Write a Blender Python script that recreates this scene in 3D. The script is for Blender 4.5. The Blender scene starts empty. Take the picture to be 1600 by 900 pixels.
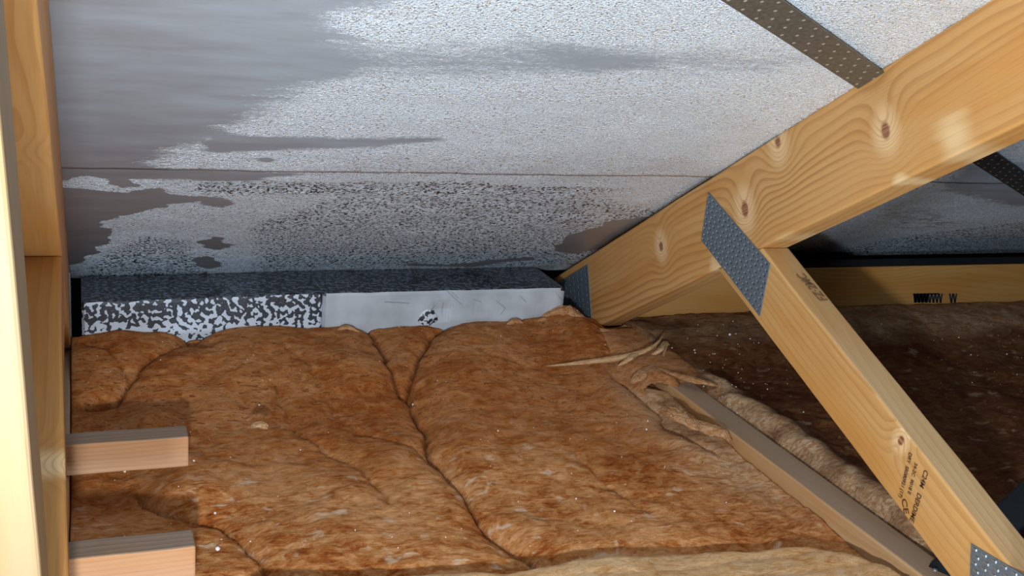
import bpy, bmesh, math, random
import numpy as np
from mathutils import Vector, Matrix
from mathutils import noise as mn
random.seed(7); rng = np.random.default_rng(7)
S = bpy.context.scene
C = S.collection

# ------------------------------------------------------------------ camera
EYE = np.array([0.0, 0.0, 0.56])
YAW, PIT, ROL, FOC = 0.38971473, 0.27806962, 0.08788907, 1700.0
def _axes():
    fw = np.array([math.sin(YAW)*math.cos(PIT), math.cos(YAW)*math.cos(PIT), -math.sin(PIT)])
    r = np.array([math.cos(YAW), -math.sin(YAW), 0.0]); u = np.cross(r, fw)
    return math.cos(ROL)*r+math.sin(ROL)*u, -math.sin(ROL)*r+math.cos(ROL)*u, fw
RX, RU, RF = _axes()
cd = bpy.data.cameras.new('camera'); cam = bpy.data.objects.new('camera', cd); C.objects.link(cam)
M = Matrix([[RX[i], RU[i], -RF[i], EYE[i]] for i in range(3)]+[[0, 0, 0, 1]])
cam.matrix_world = M
cd.sensor_fit = 'HORIZONTAL'; cd.sensor_width = 36.0; cd.lens = FOC/1600*36.0
cd.clip_start = 0.01
S.camera = cam
# ------------------------------------------------------------------ world, light, exposure
w = bpy.data.worlds.new('dark_loft'); S.world = w; w.use_nodes = True
w.node_tree.nodes['Background'].inputs[0].default_value = (0.55, 0.6, 0.7, 1)
w.node_tree.nodes['Background'].inputs[1].default_value = 0.001
def lamp(name, loc, power, col, rad):
    l = bpy.data.lights.new(name, 'POINT'); l.energy = power; l.color = col; l.shadow_soft_size = rad
    o = bpy.data.objects.new(name, l); o.location = loc; C.objects.link(o); return o
lamp('torch_light', (-0.02, -0.05, 0.398), 28.0, (0.95, 0.98, 1.0), 0.013)
def area(name, loc, aim, power, col, size):
    l = bpy.data.lights.new(name, 'AREA'); l.shape = 'SQUARE'; l.size = size; l.energy = power; l.color = col
    o = bpy.data.objects.new(name, l); o.location = loc; C.objects.link(o)
    o.rotation_euler = (Vector(aim)-Vector(loc)).to_track_quat('-Z', 'Y').to_euler(); return o
area('foil_fill_light', (0.06, -0.66, 0.08), (0.42, 0.6, 0.62), 12.5, (0.70, 0.85, 1.0), 0.16)   # added fill from behind the camera to brighten the foil, no source seen
S.view_settings.view_transform = 'Standard'; S.view_settings.look = 'None'
S.view_settings.gamma = 1; S.view_settings.use_curve_mapping = False
S.view_settings.exposure = 0.0

# ------------------------------------------------------------------ sizes of the roof (metres)
XR = 0.6171                 # left face of right truss
XL = -0.0160                # right face of left truss
T = 0.0326                  # timber thickness
PR = 0.52421                # roof pitch
WQ = 0.36620                # slope of outer web
ZC = EYE[2]-0.43126         # top of ceiling tie
def zr(y): return EYE[2]-0.308-(y-1)*math.tan(PR)          # underside of rafter
def zf(y): return zr(y)+0.097/math.cos(PR)                 # roofing foil
def ray(px, py):
    return RX*(px-800)/FOC-RU*(py-450)/FOC+RF
def on_x(px, py, x):
    d = ray(px, py); return EYE+d*(x/d[0])
def on_y(px, py, y):
    d = ray(px, py); return EYE+d*(y/d[1])
def on_z(px, py, z):
    d = ray(px, py); return EYE+d*((z-EYE[2])/d[2])
NR = np.array([0, math.sin(PR), math.cos(PR)])
PF = np.array([0, 1.0, zf(1.0)])
def on_foil(px, py):
    d = ray(px, py); return EYE+d*(((PF-EYE)@NR)/(d@NR))

# ------------------------------------------------------------------ helpers
def tag(o, label=None, cat=None, group=None, kind=None):
    if label: o['label'] = label
    if cat: o['category'] = cat
    if group: o['group'] = group
    if kind: o['kind'] = kind
    return o
def empty(name, loc, label, cat, group=None):
    o = bpy.data.objects.new(name, None); o.location = loc; o.empty_display_size = .05
    C.objects.link(o); return tag(o, label, cat, group)
def link(name, me, mats, parent=None, mw=None, smooth=False):
    o = bpy.data.objects.new(name, me); C.objects.link(o)
    for m in (mats if isinstance(mats, (list, tuple)) else [mats]): me.materials.append(m)
    if mw is not None: o.matrix_world = mw
    if parent is not None:
        o.parent = parent
        if mw is not None:
            b = Matrix.Translation(parent.location) if parent.parent is None and parent.type == 'EMPTY' else parent.matrix_basis
            o.matrix_basis = b.inverted() @ mw
        else:
            o.matrix_parent_inverse = Matrix.Identity(4)
    if smooth: me.polygons.foreach_set('use_smooth', [True]*len(me.polygons))
    return o
def bm_obj(name, bm, mats, parent=None, mw=None, smooth=False):
    me = bpy.data.meshes.new(name); bm.normal_update(); bm.to_mesh(me); bm.free()
    return link(name, me, mats, parent, mw, smooth)
def pydata(name, v, f, mats, parent=None, mw=None, smooth=False):
    me = bpy.data.meshes.new(name); me.from_pydata(v, [], f); me.update()
    return link(name, me, mats, parent, mw, smooth)

# numpy value noise
_tab = rng.random((256, 256))
def vnoise(x, y):
    xi = np.floor(x).astype(int); yi = np.floor(y).astype(int)
    fx = x-xi; fy = y-yi; fx = fx*fx*fx*(fx*(fx*6-15)+10); fy = fy*fy*fy*(fy*(fy*6-15)+10)
    a = _tab[xi & 255, yi & 255]; b = _tab[(xi+1) & 255, yi & 255]
    c = _tab[xi & 255, (yi+1) & 255]; d = _tab[(xi+1) & 255, (yi+1) & 255]
    return (a*(1-fx)+b*fx)*(1-fy)+(c*(1-fx)+d*fx)*fy
def fbm(x, y, o=4, g=.5):
    s = 0; a = 1; t = 0
    for k in range(o):
        s = s+a*(vnoise(x+17.3*k, y+9.1*k)-.5); t += a; a *= g; x = x*2.03; y = y*2.03
    return s/t*2
def sstep(a, b, x):
    t = np.clip((x-a)/(b-a), 0, 1); return t*t*(3-2*t)
def seg_dist(X, Y, pts):
    best = np.full(X.shape, 9.0); side = np.zeros(X.shape); par = np.zeros(X.shape)
    for i in range(len(pts)-1):
        ax, ay = pts[i]; bx, by = pts[i+1]; dx, dy = bx-ax, by-ay; L = dx*dx+dy*dy+1e-12
        t = np.clip(((X-ax)*dx+(Y-ay)*dy)/L, 0, 1)
        d = np.hypot(X-ax-t*dx, Y-ay-t*dy); m = d < best
        best = np.where(m, d, best); side = np.where(m, np.sign((X-ax)*dy-(Y-ay)*dx), side); par = np.where(m, (i+t)/(len(pts)-1), par)
    return best, side, par
def poly_sdf(X, Y, pts):                                   # positive inside
    d, _, _ = seg_dist(X, Y, pts+[pts[0]]); ins = np.zeros(X.shape, bool); n = len(pts)
    for i in range(n):
        ax, ay = pts[i]; bx, by = pts[(i+1) % n]
        if ay == by: continue
        c = ((ay > Y) != (by > Y)) & (X < (bx-ax)*(Y-ay)/(by-ay)+ax); ins ^= c
    return np.where(ins, d, -d)

# ------------------------------------------------------------------ node helper
class NT:
    def __init__(s, name):
        s.m = bpy.data.materials.new(name); s.m.use_nodes = True; s.t = s.m.node_tree; s.n = s.t.nodes
        s.n.clear(); s.out = s.n.new('ShaderNodeOutputMaterial')
    def put(s, sock, v):
        if isinstance(v, bpy.types.NodeSocket): s.t.links.new(v, sock)
        elif isinstance(v, (tuple, list)) and sock.type == 'RGBA' and len(v) == 3: sock.default_value = (*v, 1)
        else: sock.default_value = v
    def math(s, op, a, b=0.0, c=0.0, clamp=False):
        n = s.n.new('ShaderNodeMath'); n.operation = op; n.use_clamp = clamp
        s.put(n.inputs[0], a); s.put(n.inputs[1], b); s.put(n.inputs[2], c); return n.outputs[0]
    def vmath(s, op, a, b=(0, 0, 0), i=0):
        n = s.n.new('ShaderNodeVectorMath'); n.operation = op; s.put(n.inputs[0], a)
        if op == 'SCALE': s.put(n.inputs[3], b)
        else: s.put(n.inputs[1], b)
        return n.outputs[1] if op in ('LENGTH', 'DISTANCE', 'DOT_PRODUCT') else n.outputs[0]
    def coord(s, k='Object'): return s.n.new('ShaderNodeTexCoord').outputs[k]
    def scale(s, v, sc, rot=(0, 0, 0), loc=(0, 0, 0)):
        n = s.n.new('ShaderNodeMapping'); s.put(n.inputs[0], v); n.inputs[1].default_value = loc
        n.inputs[2].default_value = rot; n.inputs[3].default_value = sc; return n.outputs[0]
    def noise(s, v, sc, det=3, rough=.5, dist=0.0, col=False):
        n = s.n.new('ShaderNodeTexNoise'); s.put(n.inputs['Vector'], v); s.put(n.inputs['Scale'], sc)
        n.inputs['Detail'].default_value = det; n.inputs['Roughness'].default_value = rough; n.inputs['Distortion'].default_value = dist
        return n.outputs[1] if col else n.outputs[0]
    def voro(s, v, sc, feat='F1'):
        n = s.n.new('ShaderNodeTexVoronoi'); s.put(n.inputs['Vector'], v); s.put(n.inputs['Scale'], sc); n.feature = feat; return n
    def ramp(s, f, stops, inter='LINEAR'):
        n = s.n.new('ShaderNodeValToRGB'); s.put(n.inputs[0], f); r = n.color_ramp; r.interpolation = inter
        while len(r.elements) > 1: r.elements.remove(r.elements[-1])
        r.elements[0].position = stops[0][0]; r.elements[0].color = (*stops[0][1], 1)
        for p, c in stops[1:]:
            e = r.elements.new(p); e.color = (*c, 1)
        return n.outputs[0]
    def step(s, f, a, b):
        n = s.n.new('ShaderNodeMapRange'); n.interpolation_type = 'SMOOTHSTEP'; s.put(n.inputs[0], f)
        s.put(n.inputs[1], a); s.put(n.inputs[2], b); return n.outputs[0]
    def mix(s, f, a, b, mode='MIX'):
        n = s.n.new('ShaderNodeMix'); n.data_type = 'RGBA'; n.blend_type = mode
        s.put(n.inputs[0], f); s.put(n.inputs[6], a); s.put(n.inputs[7], b); return n.outputs[2]
    def attr(s, name):
        n = s.n.new('ShaderNodeAttribute'); n.attribute_name = name; return n.outputs['Fac']
    def sep(s, v):
        n = s.n.new('ShaderNodeSeparateXYZ'); s.put(n.inputs[0], v); return n.outputs
    def comb(s, x, y, z):
        n = s.n.new('ShaderNodeCombineXYZ'); s.put(n.inputs[0], x); s.put(n.inputs[1], y); s.put(n.inputs[2], z); return n.outputs[0]
    def bump(s, h, strength=.3, dist=.001, nrm=None):
        n = s.n.new('ShaderNodeBump'); s.put(n.inputs['Height'], h); s.put(n.inputs['Strength'], strength); n.inputs['Distance'].default_value = dist
        if nrm is not None: s.put(n.inputs['Normal'], nrm)
        return n.outputs[0]
    def bsdf(s, col, rough=.6, metal=0.0, nrm=None, spec=.5, sheen=0.0):
        n = s.n.new('ShaderNodeBsdfPrincipled'); s.put(n.inputs['Base Color'], col); s.put(n.inputs['Roughness'], rough)
        s.put(n.inputs['Metallic'], metal); s.put(n.inputs['Specular IOR Level'], spec)
        if sheen: n.inputs['Sheen Weight'].default_value = sheen
        if nrm is not None: s.put(n.inputs['Normal'], nrm)
        return n.outputs[0]
    def mixs(s, f, a, b):
        n = s.n.new('ShaderNodeMixShader'); s.put(n.inputs[0], f); s.put(n.inputs[1], a); s.put(n.inputs[2], b); return n.outputs[0]
    def done(s, sh): s.t.links.new(sh, s.out.inputs[0]); return s.m

# ------------------------------------------------------------------ materials
def wood(name, knots=(), light=(.63, .385, .165), dark=(.42, .20, .062), pith=(-.01, .05), freq=150, tilt=.03, seed=0,
         pale=(), contrast=.6, stain=.35, rough=.55):
    """local X runs along the grain, Y across the wide face, Z through the thickness. knots: (x, y, size)"""
    light = (light[0]*.93, light[1]*.87, light[2]*.76); dark = (dark[0]*.9, dark[1]*.82, dark[2]*.72)
    k = NT(name); p = k.scale(k.coord(), (1, 1, 1), loc=(seed*1.7, 0, 0)); raw = k.coord()
    X, Y, Z = k.sep(raw)[:3]
    wob = k.noise(k.scale(p, (2.2, 9, 9)), 1.0, 2, .5)
    wob2 = k.noise(k.scale(p, (9, 40, 40)), 1.0, 2, .5)
    cy = k.math('ADD', k.math('ADD', Y, -pith[0]), k.math('MULTIPLY', X, tilt))
    cy = k.math('ADD', cy, k.math('MULTIPLY', k.math('ADD', wob, -.5), .055))
    cz = k.math('ADD', Z, -pith[1])
    r = k.math('SQRT', k.math('ADD', k.math('MULTIPLY', cy, cy), k.math('MULTIPLY', cz, cz)))
    r = k.math('ADD', r, k.math('MULTIPLY', k.math('ADD', wob2, -.5), .006))
    core = 0.0; halo = 0.0; first = True
    for kx, ky, ks in knots:
        d2 = k.vmath('LENGTH', k.vmath('MULTIPLY', k.vmath('SUBTRACT', raw, (kx, ky, 0)), (1.2, .85, .0)))
        q = k.math('DIVIDE', d2, ks*2.6); g = k.math('EXPONENT', k.math('MULTIPLY', k.math('MULTIPLY', q, q), -1))
        r = k.math('ADD', r, k.math('MULTIPLY', g, ks*2.6))
        jit = k.math('ADD', d2, k.math('MULTIPLY', k.math('ADD', wob2, -.5), ks*.7))
        c_ = k.math('SUBTRACT', 1, k.step(jit, ks*.35, ks*.75)); h_ = k.math('SUBTRACT', 1, k.step(jit, ks*.9, ks*2.6))
        core = c_ if first else k.math('MAXIMUM', core, c_); halo = h_ if first else k.math('MAXIMUM', halo, h_); first = False
    ring = k.math('FRACT', k.math('MULTIPLY', r, freq))
    late = k.math('MULTIPLY', k.step(ring, .35, .9), k.math('SUBTRACT', 1, k.step(ring, .93, 1.0)))
    fib = k.noise(k.scale(p, (14, 700, 700)), 1.0, 3, .6)
    big = k.noise(k.scale(p, (3.5, 22, 22)), 1.0, 3, .55)
    mid = k.mix(k.step(big, .38, .72), light, tuple(a*b for a, b in zip(light, (.93, .78, .55))))
    amt = k.math('MULTIPLY', late, k.math('MULTIPLY', k.step(k.noise(k.scale(p, (2, 14, 14)), 1.0, 2), .25, .7), contrast))
    col = k.mix(amt, mid, dark)
    col = k.mix(k.math('MULTIPLY', k.step(fib, .5, .75), .25), col, dark)
    st = k.noise(k.scale(p, (6, 60, 30)), 1.0, 4, .6)
    col = k.mix(k.math('MULTIPLY', k.step(st, .56, .74), stain), col, (.42, .17, .035))
    if knots:
        col = k.mix(k.math('MULTIPLY', halo, .7), col, (.80, .58, .32))
        kr = k.math('FRACT', k.math('MULTIPLY', r, freq*1.6))
        col = k.mix(k.math('MULTIPLY', halo, k.math('MULTIPLY', k.step(kr, .5, .95), .45)), col, (.40, .19, .07))
        col = k.mix(core, col, k.mix(k.step(fib, .35, .65), (.17, .06, .028), (.42, .20, .10)))
    for px_, py_, sx, sy in pale:
        d = k.vmath('LENGTH', k.vmath('MULTIPLY', k.vmath('SUBTRACT', raw, (px_, py_, 0)), (1/sx, 1/sy, 0)))
        d = k.math('ADD', d, k.math('MULTIPLY', k.math('ADD', wob2, -.5), 2.2))
        col = k.mix(k.math('MULTIPLY', k.math('SUBTRACT', 1, k.step(d, .3, 1.3)), .6), col, (.82, .64, .36))
    b = k.bump(k.math('ADD', fib, k.math('MULTIPLY', late, .5)), .35, .0006)
    return k.done(k.bsdf(col, k.math('ADD', rough-.08, k.math('MULTIPLY', fib, .2)), 0, b, .35))

def wool_mat(name, light, mid, dark, red, seed=0, palebias=0.0):
    k = NT(name); p = k.scale(k.coord(), (1, 1, 1), loc=(seed, seed*.37, 0))
    warp = k.vmath('SCALE', k.vmath('SUBTRACT', k.noise(p, 16, 3, .55, col=True), (.5, .5, .5)), .025)
    q = k.vmath('ADD', p, warp)
    big = k.noise(q, 9, 4, .55)
    patch = k.noise(k.scale(q, (1, 1.25, 1)), 62, 7, .66, .4)
    strk = k.noise(k.scale(q, (1, 2.6, 2)), 105, 5, .68, .6)
    fine = k.noise(k.scale(q, (1, 2.2, 2)), 330, 4, .7, .8)
    a = k.math('ADD', k.math('MULTIPLY', patch, .55), k.math('MULTIPLY', strk, .45))
    a = k.math('ADD', a, k.math('MULTIPLY', k.math('ADD', big, -.5), .35))
    a = k.math('ADD', .5, k.math('MULTIPLY', k.math('ADD', a, -.490), 1.45))
    a = k.math('ADD', a, palebias)
    col = k.ramp(a, [(.20, dark), (.35, red), (.49, mid), (.62, light), (.78, tuple(min(1, c*1.25) for c in light))])
    dk = k.math('MULTIPLY', k.step(strk, .50, .64), k.attr('fibre_shade'))
    col = k.mix(k.math('MULTIPLY', dk, .9), col, dark)
    col = k.mix(k.math('MULTIPLY', k.step(fine, .56, .72), .45), col, dark)
    col = k.mix(k.math('MULTIPLY', k.step(fine, .30, .44), -.35), col, light)
    tuft = k.step(k.noise(k.scale(q, (1, 1.5, 1)), 44, 4, .55, .3), .60, .70)
    col = k.mix(k.math('MULTIPLY', tuft, k.math('SUBTRACT', .75, k.math('MULTIPLY', k.attr('fibre_shade'), .6))), col, (.74, .56, .40))
    col = k.mix(k.math('MULTIPLY', k.attr('fibre_shade'), .30), col, red)  # far wool tinted darker, light falloff put into the colour
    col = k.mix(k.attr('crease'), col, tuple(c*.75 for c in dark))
    col = k.mix(k.attr('pale'), col, k.mix(k.step(strk, .4, .62), (.46, .25, .11), (.72, .53, .35)))
    h = k.math('ADD', k.math('MULTIPLY', strk, 1.0), k.math('MULTIPLY', fine, .45))
    b = k.bump(h, .8, .0024)
    return k.done(k.bsdf(col, .85, 0, b, .15))

def foil_mat():
    k = NT('condensation_foil'); p = k.coord('Object')            # object lies in its own plane: X along eaves, Y down slope
    frost = k.attr('frost'); coarse = k.attr('coarse'); haze = k.attr('haze')
    rag = k.noise(k.scale(p, (1, 5, 1)), 26, 7, .68, .4)
    rag2 = k.noise(k.scale(p, (1, 2.5, 1)), 180, 4, .6)
    fm = k.math('ADD', frost, k.math('ADD', k.math('MULTIPLY', k.math('ADD', rag, -.5), 1.0), k.math('MULTIPLY', k.math('ADD', rag2, -.5), .9)))
    fm = k.step(fm, k.math('SUBTRACT', .42, k.math('MULTIPLY', haze, .12)), k.math('ADD', .58, k.math('MULTIPLY', haze, .25)))
    d1 = k.noise(p, 330, 2, .6, .3)
    d2 = k.noise(p, 560, 2, .6)
    dr = k.mix(coarse, d2, d1)
    thr = k.math('ADD', .35, k.math('MULTIPLY', coarse, .115))
    cover = k.step(dr, k.math('ADD', thr, -.07), k.math('ADD', thr, .07))
    spark = k.step(k.noise(p, 520, 1, .5), .46, .60)
    weave = k.noise(k.scale(p, (1, 1.8, 1)), 900, 2, .5)
    soft = k.noise(k.scale(p, (1, 4, 1)), 7, 3, .5)
    bn = k.bump(weave, .12, .0004, k.bump(soft, .25, .004))
    bare = k.mixs(.35, k.bsdf((.60, .58, .58), .42, 1.0, bn), k.bsdf((.15, .14, .14), .5, 0, bn, .4))
    mist = k.bsdf((.27, .31, .36), .7, 0, bn, .3)
    hz = k.math('MULTIPLY', haze, k.math('ADD', .45, k.math('MULTIPLY', k.noise(k.scale(p, (1, 5, 1)), 9, 4, .6), 1.0)), clamp=True)
    base = k.mixs(hz, bare, mist)
    gl = k.bump(dr, 1.0, .0016)
    wetc = k.mix(coarse, (.55, .60, .68), (.17, .19, .23))
    wet = k.bsdf(wetc, .22, 1.0, gl)
    white = k.bsdf(k.mix(spark, (.66, .82, 1.0), (.88, .96, 1.0)), .35, 0, gl, .7)
    glint = k.bsdf((.88, .96, 1.0), .40, 1.0, k.bump(dr, 1.0, .006))
    white = k.mixs(k.math('ADD', .30, k.math('MULTIPLY', spark, .45)), white, glint)
    drops = k.mixs(cover, wet, white)
    return k.done(k.mixs(fm, base, drops))

def simple(name, col, rough=.5, metal=0.0, bumpsc=0, bumps=.2, spec=.5):
    k = NT(name); n = None; c = col
    if bumpsc:
        h = k.noise(k.coord(), bumpsc, 3, .6); n = k.bump(h, bumps, .0006)
        c = k.mix(k.step(h, .3, .7), tuple(x*.8 for x in col), tuple(min(1, x*1.15) for x in col))
    return k.done(k.bsdf(c, rough, metal, n, spec))

def marble_mat(name, white, black, sc, th, vert=False, zlo=0.0, zhi=1.0, rough=.45):
    k = NT(name); p = k.coord()
    n = k.noise(p, sc, 1.2, .45, .25)
    t = th
    if vert:
        z = k.sep(p)[2]; t = k.math('ADD', th, k.math('MULTIPLY', k.step(z, zlo, zhi), .10))
    f = k.step(n, k.math('ADD', t, -.012), k.math('ADD', t, .012))
    fine = k.noise(p, 900, 2)
    c = k.mix(f, black, white); c = k.mix(k.math('MULTIPLY', k.step(fine, .4, .7), .15), c, (.3, .33, .38))
    return k.done(k.bsdf(c, rough, 0, k.bump(f, .4, .0006), .5))

FOIL = foil_mat()
WOOL = wool_mat('mineral_wool', (.68, .35, .155), (.54, .235, .075), (.12, .028, .006), (.36, .098, .017), 0, -.025)
WOOL2 = wool_mat('mineral_wool_shaded', (.25, .11, .042), (.15, .052, .015), (.04, .009, .002), (.09, .023, .006), 5)  # same wool, with the right bay's shadow put into the colour
WOOL3 = wool_mat('mineral_wool_pale', (.76, .52, .28), (.66, .41, .19), (.34, .14, .045), (.52, .26, .09), 9, .03)
EPS_F = marble_mat('marbled_polystyrene_face', (.56, .65, .78), (.010, .016, .029), 160, .44, True, .045, .062, .5)
EPS_T = marble_mat('marbled_polystyrene_shaded_top', (.11, .14, .19), (.004, .006, .011), 210, .54, rough=.35)  # marbled top, its darkness under grazing light put into the colours
PLAIN = simple('plain_white_polystyrene', (.45, .51, .58), .6, 0, 14, .03)
STEEL = simple('galvanised_steel', (.17, .215, .26), .45, .45, 500, .25)
STEEL_D = simple('slot_shadow_steel', (.035, .042, .05), .6, .4)
STEEL_L = simple('bright_steel_tooth', (.36, .39, .42), .38, .7)
STRAP = simple('dull_strap_steel', (.16, .155, .13), .5, .6, 300, .2)
STRAP_D = simple('dark_strap_steel', (.035, .045, .058), .45, .5, 300, .2)
HOLE_FILL = simple('bright_hole_fill', (.42, .43, .41), .4, .3)  # bright faces that fill the strap holes
GAP_BLACK = simple('gap_shade_black', (.006, .006, .008), .6, 0, 200, .2, .2)
BOARD = simple('plasterboard', (.4, .38, .34), .8, 0, 60, .2)
INK = simple('brown_ink', (.085, .038, .014), .8)
PEN = simple('pencil_brown', (.20, .105, .04), .8)
INK2 = simple('dark_ink', (.02, .03, .035), .8)
CRUMB = simple('white_crumb', (.9, .9, .92), .3)

# ------------------------------------------------------------------ setting: plasterboard under the quilts
bm = bmesh.new(); bmesh.ops.create_cube(bm, size=1)
bmesh.ops.scale(bm, vec=(2.9, 1.9, .0125), verts=bm.verts); bmesh.ops.translate(bm, vec=(.55, .43, .0245), verts=bm.verts)
o = bm_obj('floor', bm, BOARD); tag(o, kind='structure')

# ------------------------------------------------------------------ setting: foil underlay (ceiling) in two lapped sheets
ceil = bpy.data.objects.new('ceiling', None); C.objects.link(ceil); ceil.location = (0, 1.0, zf(1.0)); tag(ceil, kind='structure')
foilM = Matrix([[1, 0, 0, 0], [0, math.cos(PR), math.sin(PR), 1.0], [0, -math.sin(PR), math.cos(PR), zf(1.0)], [0, 0, 0, 1]])
fiM = np.array(foilM.inverted())
def fl(px, py):                                            # point of the foil plane in its own axes
    q = fiM @ np.append(on_foil(px, py), 1); return (q[0], q[1])
def pl(*pts): return [fl(*p) for p in pts]
def foil_sheet(x0, x1, t0, t1, zoff, step=.0045):
    nx = int((x1-x0)/step); ny = int((t1-t0)/step)
    xs = np.linspace(x0, x1, nx+1); ts = np.linspace(t0, t1, ny+1); X, Y = np.meshgrid(xs, ts)
    n1 = fbm(X*6, Y*26, 4); n2 = fbm(X*18+40, Y*60+7, 3)
    # outline of the wetted area, as it lies on the foil
    F = np.full(X.shape, 1.0)
    e = .012
    def sub(pts, w=e, amt=1.0):
        nonlocal F
        s = poly_sdf(X+n2*.014, Y+n1*.007+n2*.004, pl(*pts)); w = w*1.7; F = F-amt*sstep(-w, w, s)
    def add(pts, w=e, amt=1.0):
        nonlocal F
        s = poly_sdf(X+n2*.006, Y+n1*.006, pl(*pts)); F = np.clip(F+amt*sstep(-w, w, s), -1, 1)
    sub([(-900, -700), (980, -700), (760, -120), (600, 0), (500, 60), (480, 118), (350, 195), (345, 215), (230, 246), (235, 262), (60, 290), (-900, 320)], .028)
    add([(500, 20), (860, 8), (1000, 40), (880, 62), (620, 52)], .022, .55)
    sub([(470, 66), (900, 74), (1000, 96), (830, 116), (480, 118)], .02, .62)
    sub([(820, 60), (1150, 76), (1290, 92), (1200, 118), (900, 112)], .02, .42)
    sub([(345, 212), (470, 214), (690, 217), (600, 226), (330, 236)], .006, 1.2)
    sub([(60, 262), (300, 264), (470, 272), (400, 283), (250, 281), (60, 278)], .006, .95)
    sub([(395, 247), (412, 244), (425, 252), (408, 254)], .003)
    add([(112, 280), (140, 279), (175, 294), (205, 303), (160, 297), (118, 291)], .003, 2)
    sub([(165, 283), (190, 283), (205, 292), (190, 297), (170, 291)], .002, 1)
    sub([(-200, 305), (100, 300), (200, 306), (238, 296), (265, 308), (330, 311), (255, 322), (200, 334), (165, 348), (160, 366), (174, 380), (145, 400), (112, 418), (-200, 430)], .004, 2)
    sub([(312, 312), (350, 308), (368, 318), (345, 327), (318, 322)], .004, .8)
    sub([(312, 384), (328, 374), (346, 375), (356, 385), (338, 393), (318, 390)], .003, 1.3)
    sub([(300, 412), (318, 402), (340, 405), (348, 416), (320, 420)], .003, 1.3)
    sub([(312, 428), (322, 424), (318, 432)], .002, 1.3)
    sub([(635, 412), (700, 415), (760, 410), (840, 403), (835, 409), (740, 418), (640, 418)], .003, 1.0)
    sub([(872, 385), (895, 372), (960, 348), (1010, 340), (990, 380), (900, 398), (880, 396)], .004, 1.6)
    # right bay: streaked, half dry
    sub([(1500, 255), (1700, 250), (1700, 330), (1560, 322), (1470, 300)], .015, .75)
    sub([(1380, 318), (1480, 322), (1560, 345), (1450, 372), (1340, 352)], .03, .40)
    sub([(1300, -300), (1800, -300), (1800, 120), (1450, 60)], .05, .2)
    F = F+n1*.10
    # how coarse the droplets are
    G = np.zeros(X.shape)
    for pts, a, ww in (([(380, 350), (520, 305), (900, 300), (1050, 330), (900, 420), (390, 428)], .95, .03),
                   ([(165, 395), (230, 372), (300, 380), (310, 410), (330, 430), (120, 440)], 1.0, .012),
                   ([(300, 285), (700, 286), (1000, 300), (900, 312), (300, 306)], .95, .008),
                   ([(500, 232), (1100, 236), (1150, 300), (500, 300)], .45, .03),
                   ([(1300, 395), (1420, 370), (1600, 345), (1700, 420), (1300, 420)], .9, .012),
                   ([(1430, 262), (1560, 262), (1600, 284), (1440, 290)], .6, .01)):
        s = poly_sdf(X, Y, pl(*pts)); G = np.maximum(G, a*sstep(-ww, ww, s+n2*.008))
    low = sstep(fl(800, 130)[1], fl(800, 330)[1], Y)*.5; G = np.clip(np.maximum(G, low), 0, 1)
    H = np.clip(sstep(fl(300, 400)[1], fl(300, 20)[1], Y+n1*.02)*1.0+.10, 0, 1)
    H = H*(.75+.5*sstep(.0, .25, X))
    Z = zoff+.0025*fbm(X*5, Y*9+3, 3)+.0005*fbm(X*40, Y*80, 2)
    v = np.stack([X, Y, Z], -1).reshape(-1, 3)
    i = np.arange(nx*ny); r = i//nx; c = i % nx; a = r*(nx+1)+c
    f = np.stack([a, a+nx+1, a+nx+2, a+1], -1)
    me = bpy.data.meshes.new('foil_sheet')
    me.vertices.add(len(v)); me.vertices.foreach_set('co', v.ravel())
    me.loops.add(len(f)*4); me.polygons.add(len(f))
    me.polygons.foreach_set('loop_start', np.arange(len(f))*4); me.polygons.foreach_set('loop_total', np.full(len(f), 4))
    me.loops.foreach_set('vertex_index', f.ravel()); me.update(); me.validate()
    for nm, A in (('frost', F), ('coarse', G), ('haze', H)):
        at = me.attributes.new(nm, 'FLOAT', 'POINT'); at.data.foreach_set('value', A.ravel().astype(np.float32))
    o = link('foil_sheet', me, FOIL, ceil, foilM, True)
    s = o.modifiers.new('thick', 'SOLIDIFY'); s.thickness = .0006; s.offset = 1
    return o
t_seam = fl(300, 264)[1]
t_end = fl(500, 431)[1]; t_endR = fl(1430, 403)[1]
foil_sheet(-.62, 1.75, -1.1, t_seam, .0000, .0055)
foil_sheet(-.62, XR+T*.5, t_seam-.06, t_end, .0028)
foil_sheet(XR+T*.5, 1.75, t_seam-.06, t_endR, .0028)

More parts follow.
